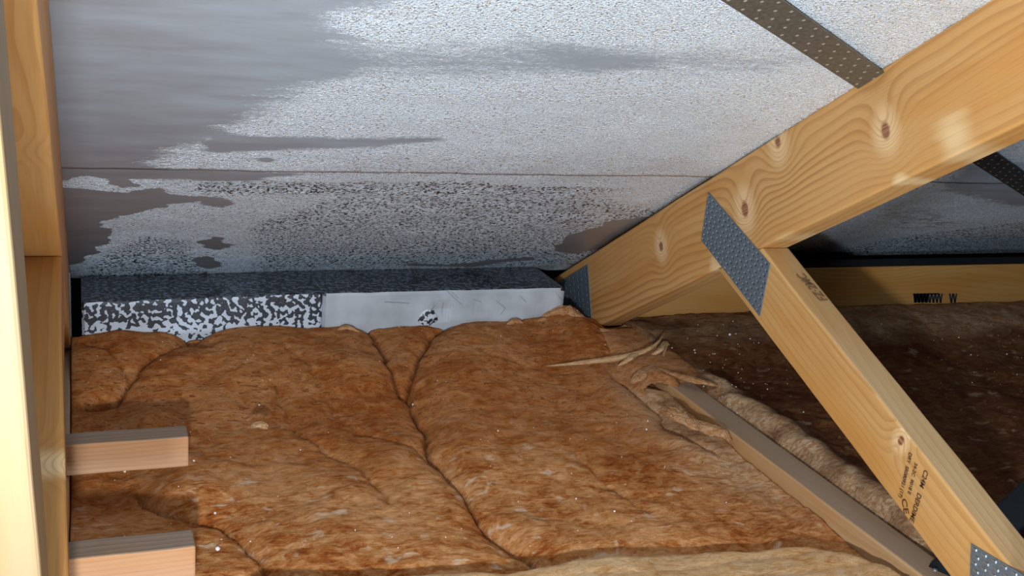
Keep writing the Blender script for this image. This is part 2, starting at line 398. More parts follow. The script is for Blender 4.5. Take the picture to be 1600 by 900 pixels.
# ------------------------------------------------------------------ prisms in a truss plane
def frame(A, B, x0):
    """matrix whose X runs A->B in the (y,z) plane, Y up across it, Z = world thickness"""
    A = np.array(A, float); B = np.array(B, float); d = (B-A)/np.linalg.norm(B-A); n = np.array([-d[1], d[0]])
    # columns: local X -> (0,d), local Y -> (0,n), local Z -> +X world
    return Matrix([[0, 0, 1, x0], [d[0], n[0], 0, A[0]], [d[1], n[1], 0, A[1]], [0, 0, 0, 1]])
def timber(name, pts, A, B, x0, th, mat, parent, bev=.0022, shear=None, cuts=24):
    """pts: outline as (y, z) in world, extruded th towards +x from x0"""
    mw = frame(A, B, x0); iv = mw.inverted()
    bm = bmesh.new(); lo = []; hi = []
    for (y, z) in pts:
        q = iv @ Vector((x0, y, z)); lo.append(bm.verts.new((q.x, q.y, 0))); hi.append(bm.verts.new((q.x, q.y, th)))
    n = len(pts); bm.faces.new(lo[::-1]); bm.faces.new(hi)
    for i in range(n): bm.faces.new((lo[i], lo[(i+1) % n], hi[(i+1) % n], hi[i]))
    bmesh.ops.recalc_face_normals(bm, faces=bm.faces)
    bmesh.ops.bevel(bm, geom=bm.edges[:], offset=bev, segments=3, profile=.5, affect='EDGES')
    # slight unevenness of sawn timber
    L = max(v.co.x for v in bm.verts)-min(v.co.x for v in bm.verts)
    x_0 = min(v.co.x for v in bm.verts)
    for k in range(1, cuts):
        xx = x_0+L*k/cuts
        bmesh.ops.bisect_plane(bm, geom=bm.verts[:]+bm.edges[:]+bm.faces[:], plane_co=(xx, 0, 0), plane_no=(1, 0, 0))
    for v in bm.verts:
        q = v.co
        v.co.y += .0007*mn.noise(Vector((q.x*14, x0*9+q.y*5, q.z*20)))
        v.co.z += .0004*mn.noise(Vector((q.x*14+9, x0*9+q.y*8, 4)))
        if shear: v.co.z += shear(q.x)
    o = bm_obj(name, bm, mat, parent, mw)
    return o, mw

def nail_plate(name, corners, nu, nv, out, parent, slot=.55, dots=True, tl=.42):
    """corners A,B,C,D world points of the plate; slots run along A->B; out = +-1 direction of the plate face in x"""
    A, B, Cc, D = [np.array(c, float) for c in corners]
    org = A.copy(); bm = bmesh.new(); h = .0012*out
    def P(u, v, k=0.0):
        p = A*(1-u)*(1-v)+B*u*(1-v)+Cc*u*v+D*(1-u)*v; p = p-org; p[0] += k; return p
    def quad(a, b, c, d, mi):
        f = bm.faces.new([bm.verts.new(q) for q in (a, b, c, d)]); f.material_index = mi
    for j in range(nv):
        for i in range(nu):
            off = .25 if j % 2 else -.25
            u0, u1, v0, v1 = i/nu, (i+1)/nu, j/nv, (j+1)/nv
            cu = (u0+u1)/2+off*.5/nu; su = slot*.5/nu; cv = (v0+v1)/2; sv = .17/nv
            a0, a1, b0, b1 = cu-su, cu+su, cv-sv, cv+sv
            quad(P(u0, v0, h), P(u1, v0, h), P(a1, b0, h), P(a0, b0, h), 0)
            quad(P(u1, v0, h), P(u1, v1, h), P(a1, b1, h), P(a1, b0, h), 0)
            quad(P(u1, v1, h), P(u0, v1, h), P(a0, b1, h), P(a1, b1, h), 0)
            quad(P(u0, v1, h), P(u0, v0, h), P(a0, b0, h), P(a0, b1, h), 0)
            quad(P(a0, b0, h*.15), P(a1, b0, h*.15), P(a1, b1, h*.15), P(a0, b1, h*.15), 1)
            for s in (a0, a1):
                quad(P(s, b0, h), P(s, b1, h), P(s, b1, h*.15), P(s, b0, h*.15), 0)
            for s in (b0, b1):
                quad(P(a0, s, h), P(a1, s, h), P(a1, s, h*.15), P(a0, s, h*.15), 0)
            if dots:                                            # bent root of the tooth at one end of the slot
                t = su*tl; e = .0011*out
                k0, k1 = a0, a0+t*1.1
                quad(P(k0, b0, h), P(k1, b0, h+e*.6), P(k1, b1, h+e*.6), P(k0, b1, h), 2)
                quad(P(k1, b0, h+e*.6), P(k1, b1, h+e*.6), P(k1+t*.2, b1, h*.2), P(k1+t*.2, b0, h*.2), 2)
    for (p, q) in (((0, 0), (1, 0)), ((1, 0), (1, 1)), ((1, 1), (0, 1)), ((0, 1), (0, 0))):
        quad(P(*p, h), P(*q, h), P(*q, 0), P(*p, 0), 0)
    bmesh.ops.recalc_face_normals(bm, faces=bm.faces)
    mw = Matrix.Translation(Vector(org))
    return bm_obj(name, bm, [STEEL, STEEL_D, STEEL_L], parent, mw)

# measured outline of the right truss, reused for the left one (y, z)
def yz(p): return (p[1], p[2])
def line2(p, q):
    m = (q[1]-p[1])/(q[0]-p[0]); return lambda y: p[1]+m*(y-p[0])
rb = line2(yz(on_x(1600, 191, XR)), yz(on_x(1050, 454, XR)))
rt = line2(yz(on_x(1542, 1.7, XR)), yz(on_x(900, 412, XR)))
wr = line2(yz(on_x(1195, 395, XR)), yz(on_x(1577, 883, XR)))
wl = line2(yz(on_x(1125, 425, XR)), yz(on_x(1483, 900, XR)))
def isect(f, g):
    a = (g(0)-f(0)); b = (f(1)-f(0))-(g(1)-g(0)); y = a/b; return (y, f(y))
zc = lambda y: ZC
heel = isect(rb, zc)
YE = 1.40
RAFT = [(-.75, rb(-.75)), heel, (YE-.05, ZC), (YE-.05, rt(YE-.05)), (-.75, rt(-.75))]
CH = [(-.9, ZC), (YE, ZC), (YE, ZC-.095), (-.9, ZC-.095)]
wa = isect(wr, rb); wb = isect(wl, rb); wc = isect(wl, zc); wd = isect(wr, zc)
# inner web leaning back towards the ridge, meeting the outer web on the tie
iy = lambda z: .4236+(z-(EYE[2]-.2475))*(.2884-.4236)/(-.0154+.2475)
fz1 = lambda y: EYE[2]-.2475+(y-.4236)*(-.0154+.2475)/(.2884-.4236)
iw = .046
inr = lambda y: fz1(y+iw)
ia = isect(fz1, wr); ib = isect(inr, zc); 
OUTER = [wa, wb, wc, (max(ib[0], wd[0])+.012, ZC), ia]
zt = EYE[2]+.52
yt1 = .4236+(zt-(EYE[2]-.2475))*(.2884-.4236)/(-.0154+.2475)
INNER = [ia, (yt1, zt), (yt1-iw, zt), ib, (max(ib[0], wd[0])+.0119, ZC)]

def loc2(mw, px, py, x):                                    # a pixel of a truss face in the member's own axes
    q = mw.inverted() @ Vector(on_x(px, py, x)); return (q.x, q.y)
mR = frame(heel, (-.75, rb(-.75)), XR); mW = frame(wc, wb, XR)
rk = [(*loc2(mR, *p, XR), s) for p, s in (((1215, 222), .0105), ((1384, 205), .010), ((1164, 328), .011), ((1033, 385), .009))]
rpale = [(*loc2(mR, 1490, 215, XR), .022, .020), (*loc2(mR, 1405, 280, XR), .010, .010), (*loc2(mR, 1118, 415, XR), .012, .022), (*loc2(mR, 1222, 380, XR), .02, .006)]
wk = [(*loc2(mW, 1408, 688, XR), .0062)]
W_RAFT = wood('pine_rafter', rk, pith=(.05, -.03), freq=125, tilt=-.01, seed=1, pale=rpale, contrast=.85, stain=.35)
W_WEB = wood('pine_web', wk, light=(.64, .40, .175), pith=(.085, -.02), freq=150, tilt=.0, seed=3, contrast=.7, stain=.12)
W_TIE = wood('pine_tie', (), light=(.56, .38, .22), pith=(0, .12), freq=120, tilt=.01, seed=5, contrast=.35, stain=.15)
W_LR = wood('pine_rafter_left', ((.62, .03, .009), (1.05, .05, .008)), light=(.60, .36, .15), pith=(.02, .015), freq=170, seed=8, contrast=.6)
W_LW = wood('pine_web_left', ((.18, .05, .008),), light=(.50, .26, .085), dark=(.33, .14, .035), pith=(.08, .0), freq=140, seed=11, contrast=.5)
W_LI = wood('pine_upright_left', (), light=(.26, .205, .135), dark=(.21, .15, .09), pith=(.0, .02), freq=130, seed=14, contrast=.35, stain=.05)
W_NOG = wood('pine_nogging', (), light=(.54, .32, .115), dark=(.40, .20, .06), pith=(.1, .1), freq=260, seed=17, contrast=.4, stain=.15)
W_BAT = wood('pinkish_batten', (), light=(.52, .33, .22), dark=(.36, .20, .12), pith=(.02, .05), freq=260, seed=21, contrast=.35, stain=.1, rough=.7)
W_BATG = wood('grey_batten_top', (), light=(.30, .25, .23), dark=(.20, .155, .14), pith=(.02, .05), freq=260, seed=22, contrast=.6, stain=.0, rough=.75)  # greyer, darker wood for the batten top faces

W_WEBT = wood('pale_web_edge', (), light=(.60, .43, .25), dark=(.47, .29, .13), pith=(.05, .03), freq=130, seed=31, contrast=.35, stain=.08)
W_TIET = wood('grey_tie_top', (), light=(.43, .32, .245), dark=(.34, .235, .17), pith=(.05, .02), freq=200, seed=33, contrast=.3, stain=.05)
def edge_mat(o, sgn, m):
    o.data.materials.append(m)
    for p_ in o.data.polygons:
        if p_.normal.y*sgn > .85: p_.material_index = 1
def make_truss(x0, label, mats, web_shear=None, inner_mat=None):
    t = empty('roof_truss', (x0+T/2, .2, ZC), label, 'truss', None)
    raf, mr = timber('rafter', RAFT, heel, (-.75, rb(-.75)), x0, T, mats[0], t, cuts=60)
    web, mw_ = timber('outer_web', OUTER, wc, wb, x0, T, mats[1], t, shear=web_shear, cuts=30)
    inn, mi = timber('inner_web', INNER, ib, (yt1-iw, zt), x0, T, inner_mat or mats[1], t)
    tie, mt = timber('ceiling_tie', CH, (YE, ZC-.095), (-.9, ZC-.095), x0, T, mats[2], t, cuts=40)
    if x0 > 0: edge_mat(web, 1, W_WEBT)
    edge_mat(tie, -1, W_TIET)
    return t, raf, web, tie
tR, rafR, webR, tieR = make_truss(XR, 'right pine roof truss, its knotty rafter and stamped web crossing the right of the loft', (W_RAFT, W_WEB, W_TIE))
tL, rafL, webL, tieL = make_truss(XL-T, 'left pine roof truss seen edge-on at the left edge of the view', (W_LR, W_LW, W_TIE),
                            web_shear=lambda s: .0055*max(0, 1-s/.30), inner_mat=W_LI)
# nail plates
def plates(x0, parent, both=True):
    faces = ((x0, -1), (x0+T, 1))
    jp = [on_x(*p, XR) for p in ((1108, 300), (1204, 412), (1188, 494), (1097, 375))]
    hp = [on_x(*p, XR) for p in ((919, 413), (925, 497), (874, 530), (866, 446))]
    nA = on_x(1519, 849, XR); nB = on_x(1594, 894, XR); nD = on_x(1517, 905, XR)
    nB = nA+(nB-nA)*1.25; nD = nA+(nD-nA)*1.35; nC = nB+nD-nA
    for x, s in faces:
        def mv(c): return [(x, p[1], p[2]) for p in c]
        if x0 > 0 or s < 0: nail_plate('nail_plate', mv(jp), 15, 9, s, parent)
        nail_plate('nail_plate', mv(hp), 8, 9, s, parent, .5)
        nail_plate('nail_plate', mv((nA, nB, nC, nD)), 6, 7, s, parent, .62, tl=1.5)
plates(XR, tR); plates(XL-T, tL)

# printing on the stamped web
def text_mesh(name, body, size, mat, parent, org, xdir, ydir, sx=1.0, shear=0.0, lift=.0004):
    cu = bpy.data.curves.new(name, 'FONT'); cu.body = body; cu.size = size; cu.extrude = .0001; cu.shear = shear; cu.offset = size*.012
    tmp = bpy.data.objects.new(name, cu); C.objects.link(tmp)
    dg = bpy.context.evaluated_depsgraph_get(); me = bpy.data.meshes.new_from_object(tmp.evaluated_get(dg)); me.name = name
    C.objects.unlink(tmp); bpy.data.objects.remove(tmp)
    me.materials.clear()
    xd = Vector(xdir).normalized(); yd = Vector(ydir); yd = (yd-xd*yd.dot(xd)).normalized(); zd = xd.cross(yd)
    R = Matrix([[xd[i]*sx, yd[i], zd[i], org[i]+zd[i]*lift] for i in range(3)]+[[0, 0, 0, 1]])
    me.transform(R)
    inv = (Matrix.Translation(parent.parent.location) @ parent.matrix_basis).inverted()
    me.transform(inv)
    o = link(name, me, mat, None); o.parent = parent
    return o
def stamp(body, p0, p1, size, q):
    A = on_x(*p0, XR); B = on_x(*p1, XR); d = B-A
    up = on_x(p0[0]+q[0], p0[1]+q[1], XR)-A
    o = text_mesh('printed_stamp', body, size, INK, webR, A, d, up)
    # stretch to the printed length
    xs = np.array([(o.matrix_basis @ v.co)[:] for v in o.data.vertices])
    return o
def stamp_fit(body, p0, p1, h, q, face=XR):
    A = on_x(*p0, face); B = on_x(*p1, face); L = np.linalg.norm(B-A)
    cu = bpy.data.curves.new('m', 'FONT'); cu.body = body; cu.size = h
    tmp = bpy.data.objects.new('m', cu); C.objects.link(tmp); bpy.context.view_layer.update(); wdt = tmp.dimensions.x
    bpy.data.objects.remove(tmp)
    return text_mesh('printed_stamp', body, h, INK, webR, A, B-A, on_x(p0[0]+q[0], p0[1]+q[1], face)-A, sx=L/max(wdt, 1e-4))
stamp_fit('C24M   DERDIME', (1445, 733), (1422, 812), .0068, (10, 3))
stamp_fit('34-2C  9018 E', (1430, 722), (1419, 770), .0048, (10, 3))
stamp_fit('DRY  SR080921 (17)', (1421, 706), (1405, 775), .0052, (10, 3))
stamp_fit('CE', (1409, 779), (1413, 802), .0085, (9, -3))
# pen mark on the upper edge of the web: F on its side, read upwards
def on_webtop(px, py):
    d = ray(px, py); s = np.array([0, 1.0, wr(1)-wr(0)]); n = np.cross(s, np.array([1.0, 0, 0])); P0 = np.array([XR, wa[0], wa[1]])
    return EYE+d*(((P0-EYE)@n)/(d@n))
A = on_webtop(1294, 470); B = on_webtop(1249, 421); U = on_webtop(1270, 464)
text_mesh('pen_mark', 'FZ·2MC', .0140, PEN, webR, A, B-A, U-A, sx=.88, lift=.0006)

# ------------------------------------------------------------------ nogging behind the right truss, with a black strip for the shaded gap
YN = 1.20
def box_bm(x0, x1, y0, y1, z0, z1, bev=.002, cuts=0):
    bm = bmesh.new(); bmesh.ops.create_cube(bm, size=1)
    bmesh.ops.scale(bm, vec=(x1-x0, y1-y0, z1-z0), verts=bm.verts)
    bmesh.ops.bevel(bm, geom=bm.edges[:], offset=bev, segments=2, profile=.5, affect='EDGES')
    for k in range(1, cuts):
        bmesh.ops.bisect_plane(bm, geom=bm.verts[:]+bm.edges[:]+bm.faces[:], plane_co=(-(x1-x0)/2+(x1-x0)*k/cuts, 0, 0), plane_no=(1, 0, 0))
    return bm, Vector(((x0+x1)/2, (y0+y1)/2, (z0+z1)/2))
zn = on_y(1450, 415.5, YN)[2]
bm, c = box_bm(XR+T+.001, 1.75, YN, YN+.035, zn-.085, zn, .002, 20)
nog = bm_obj('timber_nogging', bm, W_NOG, None, Matrix.Translation(c))
tag(nog, 'long pale timber nogging with a black print behind the right truss under the foil', 'timber')
# black toothed print on its face
pv = []; pf = []
def stroke(p, q, wd):
    a = np.array(p); b = np.array(q); d = (b-a)/np.linalg.norm(b-a); n = np.array([-d[1], d[0]])*wd/2; i = len(pv)
    for r in (a-n, b-n, b+n, a+n):
        g = on_y(r[0], r[1], YN-.0005); pv.append((g[0]-c.x, g[1]-c.y, g[2]-c.z))
    pf.append((i, i+1, i+2, i+3))
x = 1428
while x < 1492:
    if not 1472 < x < 1481:
        stroke((x, 458.5), (x+2.6, 473), 3.2); stroke((x+2.6, 473), (x+5, 458.5), 2.4)
        if x < 1446: stroke((x, 466), (x+6, 466), 13)
    x += 5.6
stroke((1428, 460), (1466, 459), 2.2)
o = pydata('printed_mark', pv, pf, INK2); o.parent = nog; o['label'] = 'black toothed print'
# black strip added as shade of the gap over the nogging, dropping behind it
prof = [(YN+.0015, zn+.0006), (YN+.036, zn+.0006), (YN+.06, zn-.02), (YN+.10, zn-.07)]
v = []; f = []
for i, (y, z) in enumerate(prof):
    for xx in (XR+T+.001, 1.75): v.append((xx-1.1, y-YN, z-zn))
for i in range(3): f.append((2*i, 2*i+1, 2*i+3, 2*i+2))
o = pydata('gap_shade_strip', v, f, GAP_BLACK, None, Matrix.Translation((1.1, YN, zn)))
m_ = o.modifiers.new('thick', 'SOLIDIFY'); m_.thickness = .0008; m_.offset = 1
tag(o, 'black strip added for the shaded gap over the timber nogging under the foil', 'strip')

# ------------------------------------------------------------------ polystyrene eaves boards in the left bay
YP = 1.22
ztop = lambda px: None
pa = on_y(127, 473, YP); pb = on_y(505, 458, YP); pc = on_y(889, 449, YP)
yb = 1.325
def eps(x0, x1, zt0, zt1, mats, name, label, right_round=0.0, left_chip=0.0, dent=None, seed=0):
    nx = 90; prof = []
    zbot = ZC-.03
    # section from bottom front, up the face, rounded arris, over the top to the back
    sec = [(0, 0.0), (0, .25), (0, .5), (0, .7), (0, .85), (0, .95), (.0012, .99), (.004, 1.0), (.03, 1.004), (.06, 1.006), (.105, 1.01)]
    v = []; f = []
    for i in range(nx+1):
        u = i/nx; x = x0+(x1-x0)*u; zt_ = zt0+(zt1-zt0)*u+.0010*mn.noise(Vector((x*30, 1, 0)))
        push = 0.0
        e = (x1-x)
        if right_round and e < right_round:
            q = 1-e/right_round; push = right_round*(1-math.sqrt(max(0, 1-q*q)))*.9; zt_ -= q**3*.35*right_round if right_round > .01 else 0
        e = x-x0
        if left_chip and e < left_chip: push = max(push, (1-e/left_chip)**2*.004)
        for (dy, h) in sec:
            z = zbot+(zt_-zbot)*h; y = YP+dy+push*(1 if dy < .003 else 0)
            if dy < .002:
                y += .0008*mn.noise(Vector((x*30, z*30, seed)))+.0002*mn.noise(Vector((x*160, z*160, seed)))
                if dent:
                    for (dx, dz, rx, rz, dp) in dent:
                        q = ((x-dx)/rx)**2+((z-dz)/rz)**2
                        y += dp*math.exp(-q*q)
            v.append((x-x0, y-YP, z-zbot))
    n = len(sec)
    for i in range(nx):
        for j in range(n-1):
            a = i*n+j; f.append((a, a+n, a+n+1, a+1))
    # back, bottom and ends
    f.append(tuple(range(n))[::-1]); f.append(tuple(range(nx*n, nx*n+n)))
    f.append((0, n-1, nx*n+n-1, nx*n)[::-1])
    me = bpy.data.meshes.new(name); me.from_pydata(v, [], f)
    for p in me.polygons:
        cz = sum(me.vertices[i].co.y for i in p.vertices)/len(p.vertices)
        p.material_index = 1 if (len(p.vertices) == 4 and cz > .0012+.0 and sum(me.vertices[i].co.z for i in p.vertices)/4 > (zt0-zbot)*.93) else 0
    b = bmesh.new(); b.from_mesh(me); bmesh.ops.recalc_face_normals(b, faces=b.faces); b.to_mesh(me); b.free()
    o = link(name, me, mats, None, Matrix.Translation((x0, YP, zbot)))
    return tag(o, label, 'board', None)
eps(pa[0], pb[0]-.0003, pa[2], pb[2], [EPS_F, EPS_T], 'polystyrene_board', 'left polystyrene eaves board with black and white marbled front face under the foil', .003, .003, seed=1)
xd = on_y(668, 492, YP); xe = on_y(690, 476, YP)
wb_ = eps(pb[0]+.0003, pc[0], pb[2], pc[2], [PLAIN, EPS_T], 'polystyrene_board', 'right polystyrene eaves board with plain white front face and rounded end by the truss heel',
     .016, .004, dent=[(xe[0], xe[2]-.006, .012, .010, .0035)], seed=2)
# chip where the marbled core shows, and scratches in the white skin
bm = bmesh.new(); bmesh.ops.create_icosphere(bm, subdivisions=3, radius=1)
for v_ in bm.verts:
    v_.co = Vector((v_.co.x*.013, v_.co.y*.004, v_.co.z*.011))*(1+.25*mn.noise(v_.co*2.5))
o = bm_obj('exposed_core', bm, marble_mat('marbled_core', (.66, .74, .86), (.012, .017, .03), 190, .47), wb_, None, True)
o.location = (xd[0]-(pb[0]+.0003), .0012, xd[2]-(ZC-.03)-.004); o['label'] = 'black and white marbled core in a chip'
sv = []; sf = []
def scratch(pts, wd=.0007):
    for a, b in zip(pts[:-1], pts[1:]):
        A_ = on_y(*a, YP-.0016); B_ = on_y(*b, YP-.0016); d = B_-A_; n = np.array([-d[2], 0, d[0]]); n = n/np.linalg.norm(n)*wd/2; i = len(sv)
        for r in (A_-n, B_-n, B_+n, A_+n): sv.append((r[0]-(pb[0]+.0003), r[1]-YP, r[2]-(ZC-.03)))
        sf.append((i, i+1, i+2, i+3))
for s_ in (((698, 454), (712, 468), (722, 476)), ((706, 456), (716, 466)), ((775, 470), (790, 482), (782, 492)), ((680, 478), (672, 488)), ((812, 462), (822, 472)), ((693, 473), (690, 488)),
           ((600, 472), (640, 474)), ((740, 468), (752, 472)), ((868, 456), (880, 472), (874, 486))):
    scratch(s_)
o = pydata('scratches', sv, sf, simple('grey_scratch', (.30, .32, .36), .8)); o.parent = wb_; o['kind'] = 'stuff'

# ------------------------------------------------------------------ battens lying on the tie, sticking out of the left truss
def batten(cs, depth, hgt, label, xs=-.075):
    """cs: back-top-right and front-top-right corners (world)"""
    (x1, yb_), yf = cs
    zt_ = ZC+hgt
    bm, c = box_bm(xs, x1, yf, yb_, ZC+.0005, zt_, .0016, 8)
    for v_ in bm.verts:
        v_.co += Vector((0, .0006*mn.noise(v_.co*30), .0006*mn.noise(v_.co*30+Vector((5, 0, 0)))))
        v_.co.y += .012*(v_.co.x-.06)*0
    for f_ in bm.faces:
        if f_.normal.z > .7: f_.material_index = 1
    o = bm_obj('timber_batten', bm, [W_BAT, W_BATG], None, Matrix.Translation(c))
    return tag(o, label, 'batten', 'short battens sticking out from the left truss')
HB = .029
zb = ZC+HB
q1 = on_z(293, 664, zb); q2 = on_z(295, 682, zb); q3 = on_z(303, 826, zb); q4 = on_z(306, 853, zb)
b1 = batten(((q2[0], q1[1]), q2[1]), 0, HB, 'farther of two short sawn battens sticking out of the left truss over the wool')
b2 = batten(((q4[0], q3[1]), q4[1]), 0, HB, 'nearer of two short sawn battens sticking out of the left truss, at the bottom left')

# ------------------------------------------------------------------ mineral wool quilts
def creases(px_lists, z):
    out = []
    for pts, depth, wd in px_lists:
        out.append(([tuple(on_z(a, b, z)[:2]) for a, b in pts], depth, wd))
    return out
FG = [tuple(on_z(a, b, ZC-.005)[:2]) for a, b in ((380, 906), (500, 902), (640, 897), (760, 890), (830, 885), (900, 877), (1000, 869), (1100, 861), (1200, 855), (1260, 854), (1320, 861), (1380, 880), (1420, 905))]
fx = np.array([p[0] for p in FG]); fy = np.array([p[1] for p in FG])+.013
ZW = ZC-.012
CR = creases([
    ([(780, 500), (720, 520), (672, 545), (645, 590), (636, 612), (650, 638), (664, 662), (664, 690), (690, 718), (722, 750), (742, 785), (760, 812), (800, 845), (835, 868), (875, 888)], .016, .010),
    ([(560, 520), (590, 560), (615, 600), (636, 625)], .012, .014),
    ([(420, 590), (432, 622), (470, 676), (520, 702), (560, 722), (582, 745), (600, 770), (616, 786)], .006, .007),
    ([(105, 640), (180, 632), (205, 608), (232, 585), (300, 556), (360, 532), (430, 520)], .011, .010),
    ([(262, 505), (262, 530), (300, 556), (340, 575)], .009, .012),
    ([(190, 738), (232, 770), (250, 786), (300, 798), (345, 806), (372, 830), (392, 856), (420, 884), (440, 900)], .009, .007),
    ([(540, 665), (600, 676), (650, 692), (700, 725)], .005, .006),
    ([(890, 690), (930, 740), (990, 775), (1020, 805)], .004, .006),
    ([(945, 585), (985, 612), (1030, 640), (1045, 668), (1090, 690), (1130, 712)], .010, .008),
    ([(430, 560), (480, 590), (520, 640), (560, 668)], .004, .008),
    ([(700, 560), (780, 580), (860, 590), (930, 590)], .003, .007),
    ([(120, 560), (170, 575), (205, 608)], .006, .008),
], ZW)
BUL = [(on_z(*p, ZW)[:2], r, h) for p, r, h in (
    ((560, 590), .05, .006), ((730, 600), .07, .009), ((560, 830), .07, .004), ((760, 700), .06, .004), ((930, 530), .05, .008), ((1000, 560), .03, .008),
    ((180, 560), .035, .007), ((150, 520), .03, .006), ((380, 545), .05, .006), ((500, 515), .05, .006), ((240, 655), .022, .010), ((150, 770), .03, .006), ((270, 760), .035, .006),
    ((860, 498), .03, .006), ((720, 508), .03, .005), ((1080, 690), .035, .008))]
def heightfield(name, xs, ys, zfun, mats, parent=None, base=None, attrs=None):
    X, Y = np.meshgrid(xs, ys); Zv = zfun(X, Y); ny, nx = X.shape
    x0, y0 = xs[0], ys[0]; z0 = base
    v = np.stack([X-x0, Y-y0, Zv-z0], -1).reshape(-1, 3)
    i = np.arange((nx-1)*(ny-1)); r = i//(nx-1); c_ = i % (nx-1); a = r*nx+c_
    f = np.stack([a, a+1, a+nx+1, a+nx], -1)
    # skirt down to the base
    ring = list(range(nx))+[r_*nx+nx-1 for r_ in range(1, ny)]+[(ny-1)*nx+c2 for c2 in range(nx-2, -1, -1)]+[r_*nx for r_ in range(ny-2, 0, -1)]
    rv = v[ring].copy(); rv[:, 2] = 0; n0 = len(v); v = np.vstack([v, rv]); n = len(ring)
    sf_ = np.array([[ring[k], n0+k, n0+(k+1) % n, ring[(k+1) % n]] for k in range(n)])
    f = np.vstack([f, sf_])
    me = bpy.data.meshes.new(name)
    me.vertices.add(len(v)); me.vertices.foreach_set('co', v.ravel())
    me.loops.add(len(f)*4); me.polygons.add(len(f))
    me.polygons.foreach_set('loop_start', np.arange(len(f))*4); me.polygons.foreach_set('loop_total', np.full(len(f), 4))
    me.loops.foreach_set('vertex_index', f.ravel()); me.update(); me.validate()
    for nm in ('crease', 'fibre_shade', 'pale'):
        A = (attrs or {}).get(nm); A = A(X, Y).ravel() if A is not None else np.zeros(nx*ny)
        A = np.concatenate([A, np.zeros(n)]).astype(np.float32)
        at = me.attributes.new(nm, 'FLOAT', 'POINT'); at.data.foreach_set('value', A)
    return link(name, me, mats, parent, Matrix.Translation((x0, y0, z0)), True)
def wool_detail(X, Y, amp=1.0):
    wx = fbm(X*14+3, Y*14, 3)*.02; wy = fbm(X*14+30, Y*14+11, 3)*.02
    a = fbm((X+wx)*11, (Y+wy)*11, 4)*.006
    b = (1-np.abs(fbm((X+wx)*22, (Y+wy)*30+5, 3))*2.0)*.0009
    c2 = fbm((X+wx*2)*50, (Y+wy*2)*85, 3)*.0010
    d2 = fbm(X*190, Y*260, 2)*.0005
    return (a+b+c2+d2)*amp
def z_main(X, Y):
    z = ZC-.015+sstep(1.0, 1.19, Y)*.026+0*X
    z = z+wool_detail(X, Y)
    for pts, dp, wd in CR:
        d, sd, par = seg_dist(X+fbm(X*50, Y*50, 2)*.004, Y+fbm(X*50+9, Y*50, 2)*.004, pts)
        fade = sstep(0, .12, par)*sstep(0, .15, 1-par)*.8+.2
        z = z-fade*dp*(.35*np.exp(-(d/(wd*.22))**2)+.65*np.exp(-(d/(wd*1.5))**1.4))
    for (c_, r_, h_) in BUL: z = z+h_*np.exp(-((X-c_[0])**2+(Y-c_[1])**2)/r_**2)
    # sags beside the ceiling tie, close to the camera
    z = z-.003*sstep(.07, .0, XR-X)*sstep(.92, .80, Y)
    ed = Y-np.interp(X, fx, fy); z = z-.006*np.exp(-(np.maximum(ed, 0)/.014)**2)
    z = np.minimum(z, np.where(ed < -.012, ZC-.058, 9))
    z = z+.008*sstep(.10, .05, XR-X)*sstep(.90, 1.02, Y)-.012*sstep(.035, .0, XR-X)*sstep(1.0, 1.06, Y)
    # hollow under the battens
    z = z-.020*np.exp(-((X-.01)/.05)**2-((Y-.885)/.045)**2)-.012*np.exp(-((X-.02)/.05)**2-((Y-.975)/.025)**2)
    z = np.minimum(z, np.where((X < .10) & (Y > .70), ZC-.004+9*np.maximum(0, X-.078)+9*np.maximum(0, .745-Y)+9*np.maximum(0, Y-1.0), 9))
    z = z-.003*np.exp(-((X-pa[0]-.11)/.012)**2)*sstep(1.15, 1.2, Y)
    return z
def fibre_shade_main(X, Y):
    q = sstep(.80, 1.02, Y+fbm(X*8, Y*8, 3)*.10); return np.clip(q, 0, 1)  # dark streaks plus painted falloff, growing towards the eaves
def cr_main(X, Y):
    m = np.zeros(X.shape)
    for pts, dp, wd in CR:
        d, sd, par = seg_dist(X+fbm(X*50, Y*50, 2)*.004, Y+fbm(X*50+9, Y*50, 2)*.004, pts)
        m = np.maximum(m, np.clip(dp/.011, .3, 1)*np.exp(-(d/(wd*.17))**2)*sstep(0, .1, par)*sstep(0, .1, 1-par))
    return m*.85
def pale_main(X, Y):
    n = fbm(X*30, Y*30, 4)
    e = sstep(.10, .02, XR-X)*sstep(.66, .86, Y)*sstep(1.12, .98, Y)
    return np.clip(e*.8+n*.5*e, 0, 1)*.75
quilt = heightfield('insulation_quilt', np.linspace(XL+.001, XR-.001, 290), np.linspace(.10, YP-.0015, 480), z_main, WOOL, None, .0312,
                    dict(crease=cr_main, fibre_shade=fibre_shade_main, pale=pale_main))
tag(quilt, 'broad orange-brown mineral wool quilt filling the bay between the two roof trusses', 'insulation')
# right bay
XB = XR+T
def z_right(X, Y):
    z = ZC-.004+sstep(1.02, 1.17, Y)*.024+wool_detail(X+3, Y+2, 1.1)
    z = z+(.013+.006*fbm(X*9, Y*24, 3))*np.exp(-((X-XB-.026-.006*fbm(0*X+2, Y*14, 2))/.020)**2)*sstep(.55, .66, Y)*sstep(1.1, .95, Y)
    z = z+.004*np.exp(-((X-XB-.014)/.012)**2)*fbm(X*60, Y*40, 3)
    z = z-.012*sstep(.012, .0, X-XB)*sstep(.55, .7, Y)*sstep(1.0, .9, Y)
    z = z-.010*sstep(.70, .60, Y)
    return z
def pale_right(X, Y):
    n = fbm(X*40, Y*30, 4); e = np.exp(-((X-XB-.018)/.020)**2)*sstep(1.10, .98, Y)
    e2 = sstep(1.08, 1.13, Y+fbm(X*14, Y*14, 2)*.02)*.38
    return np.clip(e*(.8+n)+e2*(1+n), 0, 1)*.9
